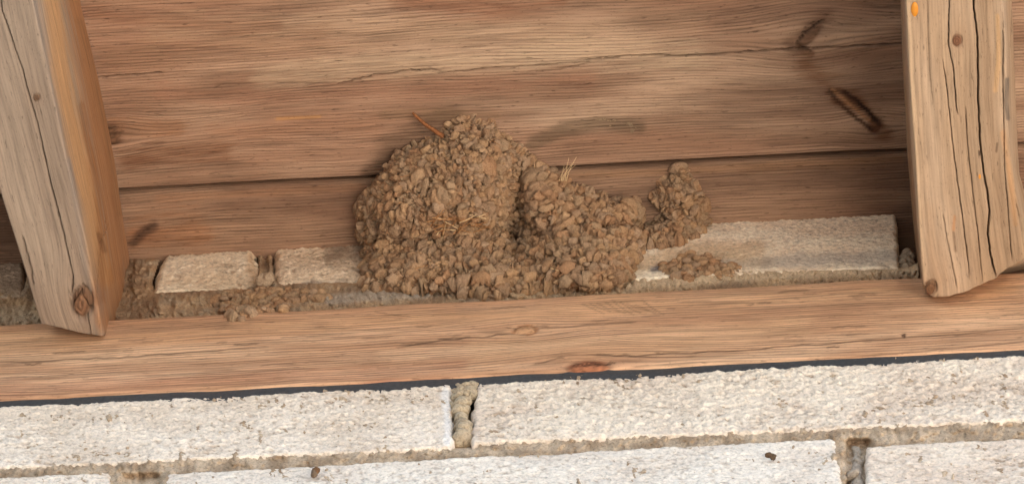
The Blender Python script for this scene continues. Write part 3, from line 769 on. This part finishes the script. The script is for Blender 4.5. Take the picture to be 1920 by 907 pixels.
MUDC = [lin(c) for c in ((168, 142, 112), (186, 148, 108), (176, 138, 102), (166, 132, 102), (194, 158, 120), (158, 130, 104), (180, 152, 124), (172, 128, 92))]
def mudcol(n, wts=None):
    i = rng.choice(len(MUDC), n, p=wts); return np.array([MUDC[k] * np.array([.84, .87, .92]) * rng.uniform(.92, 1.2) for k in i])
def base_t(X, Y):
    return np.minimum(np.minimum(hit_t(X, Y, SHEATH), hit_t(X, Y, yplane(.008))), np.where(Y > btop(X) + 3, hit_t(X, Y, BEAM), 1e9))
def mud_part(name, poly, H, R, parent, pel=(.0016, .0026), spacing=1.25, rows=False, extra=None, seed=0, flat=.75, step=3.0, tone=1.0, wts=None, lowf=.12, lean=0.0, voxel=.0005, crease=.0008, inset=6.5, ragged=6.5, rugged=.0028, deep=.0022, crust=.0003, layers=.0, loose=.4, palette=None, mat=None, base=None):
    base_f = base_t if base is None else (lambda a_, b_: hit_t(a_, b_, yplane(base)))
    xs = np.arange(min(p[0] for p in poly) - 4, max(p[0] for p in poly) + 5, step); ys = np.arange(min(p[1] for p in poly) - 4, max(p[1] for p in poly) + 5, step)
    X, Y = np.meshgrid(xs, ys, indexing='ij')
    wob = ragged * fbm(np.stack([X * .07, Y * .07, X * 0 + seed], -1), 4, .6)
    ins = inside(X + wob, Y + wob * .7, poly); d, _ = pldist(X + wob, Y + wob * .7, list(poly) + [poly[0]]); d = np.where(ins, d, -d) - inset
    dd = np.clip(d / R, 0, 1); h = H * (np.sqrt(np.clip(1 - (1 - dd) ** 2, 0, 1)) * (1 - lean) + lean * dd)
    h = h * (1 + lowf * fbm(np.stack([X * .018, Y * .018, X * 0 + seed + 5], -1), 3))
    hb = blur(np.where(d > 0, h, 0), 7); h = .35 * h + .65 * np.minimum(hb, h * 1.6) 
    if extra is not None: h = extra(X, Y, h, d)
    rg = ray(X, Y); ln = np.linalg.norm(rg, axis=-1)
    fine = (.0009 * fbm(np.stack([X * .11, Y * .11, X * 0 + seed], -1), 4, .6) + rugged * fbm(np.stack([X * .04, Y * .05, X * 0 + seed + 2], -1), 3)) * smooth(d, 0, 14)
    P = CAM + rg * (base_f(X, Y) - (h - .0016 + fine * (d > 3)) / ln)[..., None]
    keep = d > -step; nx, ny = X.shape; q = gridfaces(nx, ny, False); q = q[keep.ravel()[q].all(1)]
    used = np.unique(q); mp = np.full(nx * ny, -1); mp[used] = np.arange(len(used))
    V = P.reshape(-1, 3); tri = np.concatenate([q[:, [0, 1, 2]], q[:, [0, 2, 3]]])
    a, b, c = V[tri[:, 0]], V[tri[:, 1]], V[tri[:, 2]]; nn = np.cross(b - a, c - a); ar = np.linalg.norm(nn, axis=1); nn = nn / (ar[:, None] + 1e-12)
    flip = np.sum(nn * (CAM - a), 1) < 0; nn[flip] *= -1
    # pellets by dart throwing
    ncand = int(ar.sum() / 2 / (pel[0] ** 2) * 2.6); pick = rng.choice(len(tri), ncand, p=ar / ar.sum())
    r1, r2 = rng.random(ncand), rng.random(ncand); s = np.sqrt(r1)[:, None]; r2 = r2[:, None]
    C = (1 - s) * a[pick] + s * (1 - r2) * b[pick] + s * r2 * c[pick]
    rad = rng.uniform(*pel, ncand) * np.where(rng.random(ncand) < .05, 1.7, 1) * np.where(rng.random(ncand) < .15, .7, 1)
    cell = pel[1] * 2.8; H_ = {}; sel = []
    for i in range(ncand):
        ck = tuple(np.floor(C[i] / cell).astype(int)); ok = True
        for dx in (-1, 0, 1):
            for dy in (-1, 0, 1):
                for dz in (-1, 0, 1):
                    for j in H_.get((ck[0] + dx, ck[1] + dy, ck[2] + dz), ()):
                        if np.sum((C[i] - C[j]) ** 2) < ((rad[i] + rad[j]) * .5 * spacing) ** 2: ok = False; break
                    if not ok: break
                if not ok: break
            if not ok: break
        if ok: H_.setdefault(ck, []).append(i); sel.append(i)
    sel = np.array(sel)
    cols = mudcol(len(sel), wts) * tone
    if palette is not None: cols = lin(palette) * rng.uniform(.85, 1.12, (len(sel), 1))
    nrm = nn[pick[sel]] + rng.normal(size=(len(sel), 3)) * .22; nrm /= np.linalg.norm(nrm, axis=1)[:, None]
    # close the core into a shell whose back is sunk into the wall and board, and give it an even skin
    Vc = V[used]; qc = mp[q]; nV = len(Vc)
    Vb = Vc + rg.reshape(-1, 3)[used] / ln.ravel()[used][:, None] * .004
    ed = np.concatenate([qc[:, [0, 1]], qc[:, [1, 2]], qc[:, [2, 3]], qc[:, [3, 0]]]); es = np.sort(ed, 1); key = es[:, 0] * (nV + 1) + es[:, 1]
    uq, inv, cnt = np.unique(key, return_inverse=True, return_counts=True); bd = ed[cnt[inv] == 1]
    Fl = [qc, qc[:, ::-1] + nV, np.stack([bd[:, 1], bd[:, 0], bd[:, 0] + nV, bd[:, 1] + nV], 1)]
    va, vb_, vc_ = Vc[qc[:, 0]], Vc[qc[:, 1]], Vc[qc[:, 2]]
    if np.mean(np.sum(np.cross(vb_ - va, vc_ - va) * (CAM - va), 1)) < 0: Fl = [f_[:, ::-1] for f_ in Fl]
    P, nr, q4 = skin(np.concatenate([Vc, Vb]), Fl, voxel, 2, 1)
    vx, vy = proj(P); vt = np.linalg.norm(P - CAM, axis=1) / np.linalg.norm(ray(vx, vy), axis=1)
    keepv = vt < base_f(vx, vy) + .0025; kf = keepv[q4].all(1); us = np.unique(q4[kf]); mp2 = np.full(len(P), -1); mp2[us] = np.arange(len(us))
    P, nr, q4 = P[us], nr[us], mp2[q4[kf]]
    # packed pellets: each owns the skin nearest to it and bulges out from the creases it shares with its neighbours
    sc = np.array([.78, .78, 1.12]); wp_ = .0011 * np.stack([perlin(P * 330 + 7 * k + seed) for k in range(3)], -1) + .0005 * np.stack([perlin(P * 900 + 9 * k) for k in range(3)], -1)
    Q = ((P + wp_) * sc).astype(np.float32); Cs = (C[sel] * sc).astype(np.float32); rs = (rad[sel] - rad[sel].mean()).astype(np.float32)
    f1 = np.zeros(len(P)); f2 = np.zeros(len(P)); own = np.zeros(len(P), int); Q0 = Cs.mean(0); Q = Q - Q0; Cs = Cs - Q0
    for i in range(0, len(Q), 20000):
        qq = Q[i:i + 20000]; D = np.sqrt(np.maximum((qq ** 2).sum(1)[:, None] - 2 * qq @ Cs.T + (Cs ** 2).sum(1)[None], 0)) - rs[None]
        k1 = D.argmin(1); ar_ = np.arange(len(qq)); f1[i:i + len(qq)] = D[ar_, k1]; own[i:i + len(qq)] = k1; D[ar_, k1] = 9; f2[i:i + len(qq)] = D.min(1)
    e = np.clip((f2 - f1) / crease, 0, 1); pil = np.sqrt(1 - (1 - e) ** 2)
    lift = np.where(rng.random(len(sel)) < .09, -1.1, rng.uniform(-.5, .5, len(sel)))[own]
    patch = smooth(fbm(P * 60 + seed * 3, 3), -.6, -.15)            # smeared places where the pellets have run together
    lay = fbm(P * np.array([90, 90, 330]) + seed, 3)
    rr = rad[sel][own] * 1.0; ball = np.sqrt(np.clip(1 - (f1 / rr) ** 2, 0, 1))
    dsp = deep * (.3 * pil + .95 * ball + lift * np.maximum(pil, .3)) * (.3 + .7 * patch) + crust * (fbm(P * 620, 4, .6) + .7 * billow(P * 380 + 5, 3)) + layers * lay
    P = P + nr * dsp[:, None]
    ft = cols[own]; tt = mud_tint_base(*proj(P)); k_ = (.45 + .35 * (1 - patch))[:, None]
    ft = ft * (1 - k_) + k_ * cols.mean(0) * (.45 + .55 * tt / tt.mean(0))
    ft = ft * (1 + .16 * fbm(P * 260, 3))[:, None]
    # clods that stand clear of the packed skin
    pick_ = rng.random(len(sel)) < loose; pick_[0] = True; Cl = C[sel][pick_]; nl = nrm[pick_]; rl = rad[sel][pick_]
    lv, lf, lt = lumps(Cl + nl * (deep * .62 + rl * rng.uniform(-.05, .4, len(rl)))[:, None], nl, rl * .95, cols[pick_], .8, ICO2, .2, 1.1)
    pn = lv * 1.0; lv = lv + .00016 * np.stack([fbm(pn * 700 + 5 * k, 2) for k in range(3)], -1)
    lt = .6 * lt + .4 * cols.mean(0)
    global NEST_SURF
    nP = len(P); P = np.concatenate([P, lv]); ft = np.concatenate([ft, lt])
    bv = BVHTree.FromPolygons(P[:nP].tolist(), q4.tolist()); NEST_SURF.append(bv)
    o = mesh_obj(name, P, [q4, lf + nP], mat or M_mud, parent, tint=ft)
    print(name, len(sel), "pellets", len(P), "verts"); return o

nest = empty("mud_nest", "large double-lobed martin nest of mud pellets stuck in the corner above the beam", "nest")
def dome_h(X, Y, h, d):
    # overhanging lip of the old entrance, and hollow shaded pocket below it
    dl, _ = pldist(X, Y, [(745, 440), (800, 448), (850, 436)]); h = h - .006 * np.exp(-(dl / 11) ** 2)
    de = np.hypot((X - 968) / 20, (Y - 455) / 24); h = h * (1 - .85 * np.exp(-de ** 2))
    dl, _ = pldist(X, Y, [(740, 392), (850, 402), (940, 372)]); h = h + .003 * np.exp(-(dl / 22) ** 2)
    return h * (.26 + .74 * smooth(Y, 205, 360)) + .0022 * smooth(d, 4, 30) * fbm(np.stack([X * .022, Y * .085, X * 0 + 4], -1), 3)
mud_part("dome", [(690, 500), (678, 440), (672, 390), (690, 358), (726, 322), (742, 290), (785, 272), (826, 258), (838, 226), (862, 216), (905, 228), (940, 243), (972, 276),
                  (1000, 300), (996, 322), (970, 330), (965, 380), (966, 440), (960, 500), (850, 520)], .040, 110, nest, (.0009, .0021), 1.5, seed=1, extra=dome_h, lowf=.3, deep=.0030, crust=.0004, layers=.0018, loose=.35)
def lobe_h(X, Y, h, d):
    de = np.hypot((X - 968) / 18, (Y - 458) / 22); h = h * (1 - .9 * np.exp(-de ** 2))
    dl, _ = pldist(X, Y, [(1075, 440), (1100, 475), (1150, 500)]); h = h + .003 * np.exp(-(dl / 16) ** 2); return h
mud_part("side_lobe", [(968, 340), (975, 312), (1010, 316), (1060, 345), (1110, 366), (1150, 380), (1172, 372), (1196, 376), (1198, 400), (1190, 414), (1208, 450), (1200, 480), (1184, 505), (1160, 540),
                       (1060, 548), (985, 520), (968, 480), (972, 430)], .034, 75, nest, (.0012, .0022), 1.55, seed=2, extra=lobe_h, deep=.0036, loose=.3)
def heap_h(X, Y, h, d):
    de = np.hypot((X - 968) / 20, (Y - 455) / 22); return h * (1 - .6 * np.exp(-de ** 2))
mud_part("base_heap", [(678, 545), (690, 500), (720, 468), (770, 448), (830, 438), (890, 446), (940, 462), (966, 478), (1000, 482), (1050, 500), (1120, 510), (1180, 520), (1188, 540),
                       (1100, 546), (1000, 552), (925, 560), (880, 556), (780, 552)], .046, 95, nest, (.0010, .0025), 1.55, seed=3, extra=heap_h, lowf=.25, lean=.75, deep=.0038, crust=.0004, loose=.6)
# straw worked into the front of the nest
def tube(pts, r0, r1, n=6):
    pts = np.array(pts, float); k = len(pts); tan = np.gradient(pts, axis=0); tan /= np.linalg.norm(tan, axis=1)[:, None]
    u = np.cross(tan, [0.3, -.5, .8]); u /= np.linalg.norm(u, axis=1)[:, None]; v = np.cross(tan, u)
    th = np.linspace(0, 2 * np.pi, n, endpoint=False); r = np.linspace(r0, r1, k)[:, None, None]
    P = pts[:, None] + r * (np.cos(th)[None, :, None] * u[:, None] + np.sin(th)[None, :, None] * v[:, None])
    return P.reshape(-1, 3), gridfaces(k, n, True)
def tubes(name, lst, mat, parent=None):
    V, Fs, k = [], [], 0
    for pts, r0, r1 in lst:
        v, f_ = tube(pts, r0, r1); V.append(v); Fs.append(f_ + k); k += len(v)
    return mesh_obj(name, np.concatenate(V), Fs, mat, parent)
def at(x, y, off):
    """a point `off` metres in front of whatever surface of wall or board lies there"""
    x = np.asarray(x, float); y = np.asarray(y, float); rg = ray(x, y); return CAM + rg * (base_t(x, y) - off / np.linalg.norm(rg, axis=-1))[..., None]
def on_nest(x, y, off):
    out = []
    for a_, b_, c_ in zip(np.atleast_1d(x), np.atleast_1d(y), np.broadcast_to(off, np.shape(np.atleast_1d(x)))):
        d_ = ray(a_, b_); d_ /= np.linalg.norm(d_); best = None
        for bv in NEST_SURF:
            h_ = bv.ray_cast(Vector(CAM), Vector(d_))
            if h_[0] is not None and (best is None or h_[3] < best): best = h_[3]
        out.append(CAM + d_ * (best - c_) if best is not None else at(a_, b_, c_))
    return np.array(out)
lst = []
for i in range(30):
    x, y = rng.uniform(815, 905), rng.uniform(402, 434); L_ = rng.uniform(14, 40); an = rng.normal(-.25, .5)
    t = np.linspace(-.5, .5, 7); xs_ = x + L_ * t * math.cos(an); ys_ = y + L_ * t * math.sin(an) + rng.normal(0, 10) * (t ** 2 - .1)
    q_ = on_nest(xs_, ys_, .0); q_ = .35 * q_ + .65 * (q_.mean(0) + (np.linspace(-.5, .5, 7)[:, None] * (q_[-1] - q_[0]))); lst.append((q_ - Dv * rng.uniform(.0016, .0036), .0003, .00016))
for x, y, L_, an in [(820, 300, 26, .2), (760, 330, 20, -.2), (1040, 505, 16, .3), (790, 500, 24, -.3), (905, 470, 20, .3), (930, 268, 18, .5)]:
    t = np.linspace(-.5, .5, 6); lst.append((on_nest(x + L_ * t * math.cos(an), y + L_ * t * math.sin(an), .0022), .00022, .00012))
for i_, s_ in enumerate(lst): tubes("straw", [s_], M_grass if i_ % 4 == 0 else M_straw, nest)

frag = empty("nest_fragment", "small hooked lump of old mud pellets on the lower board, right of the nest", "nest remnant")
mud_part("pellet_mass", [(1214, 366), (1240, 343), (1258, 330), (1266, 316), (1284, 312), (1296, 334), (1310, 345), (1314, 368), (1328, 376), (1326, 420), (1318, 442), (1290, 456), (1262, 462), (1240, 470),
                         (1206, 472), (1200, 440), (1216, 420), (1240, 412), (1252, 400), (1240, 388), (1222, 382)], .013, 34, frag, (.0010, .0017), 1.55, inset=8, seed=4, deep=.0028, loose=.35)
# crumbs and dabs of mud along the course
def dab(name, pts, size, off, label, cat, tone=1.0, grp=None, mat=None, sub=ICO2, flat=.8, grey=None):
    mat = mat or M_mud
    C = np.array([at(x, y, off + rng.uniform(-.0005, .001)) for x, y in pts]); n = np.tile(-Dv, (len(pts), 1)) + rng.normal(size=(len(pts), 3)) * .3; n /= np.linalg.norm(n, axis=1)[:, None]
    v, f_, t = lumps(C, n, [s * PXM for s in size], mudcol(len(pts)) * tone, flat, sub)
    cc = np.array([t[i * len(sub[0])] for i in range(len(pts))])
    if grey is not None: cc = cc * 0 + lin(grey) * rng.uniform(.8, 1.1, (len(pts), 1))
    v, f_, t = fuse(v, [f_], .00035, 1, C, cc, .0004, 480)
    return tag(mesh_obj(name, v, f_, mat, None, tint=t), label, cat, grp)
c1 = mud_part("mud_clump", [(392, 578), (410, 560), (440, 548), (470, 552), (500, 545), (540, 548), (590, 552), (620, 560), (590, 572), (548, 580), (505, 588), (478, 590), (455, 602), (432, 600), (425, 590)],
    .009, 30, None, (.0013, .0024), 1.6, seed=6, ragged=16, inset=2, lean=.6, deep=.0022, loose=.5)
tag(c1, "clump of brown mud crumbs spilling over the beam edge left of the nest", "mud")
c2 = mud_part("mud_clump", [(1240, 516), (1250, 498), (1280, 484), (1318, 482), (1352, 494), (1392, 500), (1386, 512), (1330, 521), (1270, 524)], .006, 26, None, (.0013, .0024), 1.6, seed=8, ragged=26, inset=2, lean=.5, deep=.0020, tone=1.05, loose=.4)
tag(c2, "orange-tan mud dabs on the brick foot below the nest fragment", "mud")
dab("pebble", [(497, 526)], [19], .004, "smooth pale pebble wedged between two upper bricks", "pebble", grey=(188, 164, 138), sub=ICO3)
o = mud_part("mortar_lump", [(1684, 500), (1688, 476), (1696, 464), (1706, 466), (1712, 480), (1716, 510), (1684, 516)], .010, 16, None, (.0014, .0026), 1.6, seed=11, base=.012, palette=(176, 158, 138), mat=M_mortar, deep=.0016, loose=.3)
tag(o, "grey mortar lump in the black gap beside the right rafter", "mortar lump")
o = mud_part("mortar_lump", [(849, 728), (866, 720), (886, 724), (896, 738), (886, 758), (874, 782), (882, 808), (880, 832), (854, 834), (858, 800), (850, 768)], 0.012, 20, None, (.0014, .003), 1.6, seed=12, base=.002, palette=(186, 170, 146), mat=M_mortar, deep=.002, loose=.35)
tag(o, "crumbly mortar lump in the joint between the two top white bricks", "mortar lump")
o = mud_part("mortar_lump", [(1592, 842), (1606, 832), (1618, 842), (1622, 900), (1620, 935), (1592, 935)], .009, 16, None, (.002, .0034), 1.6, seed=13, base=.004, palette=(172, 160, 146), mat=M_mortar, deep=.0008, loose=.0)
tag(o, "smooth grey mortar lump in the lower joint at bottom right", "mortar lump")
dab("seed_husk", [(1442, 853), (1450, 856)], [7, 6], .001, "tiny dark seed husk stuck on the lower white brick", "seed husk", .35, flat=.4)
dab("mud_crumb", [(592, 882), (588, 888)], [9, 6], .001, "tiny brown mud crumb stuck on the white brick below the beam", "mud crumb", .5, flat=.8)
# thin crust of mud on the board: the trace of an older nest
def crust(name, pts, width, label):
    poly_up = [(x, y - w_) for (x, y), w_ in zip(pts, width)]; poly_dn = [(x, y + w_) for (x, y), w_ in zip(pts, width)][::-1]
    def h(X, Y, d, P): return -.0003 + .0013 * fbm(np.stack([X * .03, Y * .06, X * 0 + 2], -1), 4, .65)
    o = relief(name, poly_up + poly_dn, SHEATH, h, 2.5, M_mud, None, lambda X, Y, P, h: mud_tint_base(X, Y) * .55, 12, .0003); return tag(o, label, "mud trace")
crust("mud_trace", [(985, 276), (1015, 262), (1040, 246), (1065, 234), (1110, 232), (1150, 232), (1185, 240), (1215, 246)], [13, 16, 15, 15, 16, 18, 16, 6], "thin arched mud trace of an older nest on the split roof board")
# twig and dry grass
P_ = at([774, 786, 800, 815, 832], [212, 224, 236, 246, 258], .0) + np.outer([.004, .006, .008, .010, .012], -Dv)
tag(tubes("twig", [(P_, .0006, .0012)], M_twig), "short orange-brown twig poking out of the nest top", "twig")
lst = []
for i in range(7):
    x0 = 1058 + rng.normal(0, 5); x1 = x0 + rng.uniform(4, 26); y1 = 330 - rng.uniform(15, 36); t = np.linspace(0, 1, 6)
    lst.append((at(x0 + (x1 - x0) * t ** 1.4, 340 + (y1 - 340) * t, 0) + np.outer(np.linspace(.014, .006, 6), -Dv), .00019, .00008))
gt = empty("grass_tuft", "pale dry grass wisps sticking out of the side lobe of the nest", "dry grass")
for s_ in lst: tubes("grass_blade", [s_], M_grass, gt)
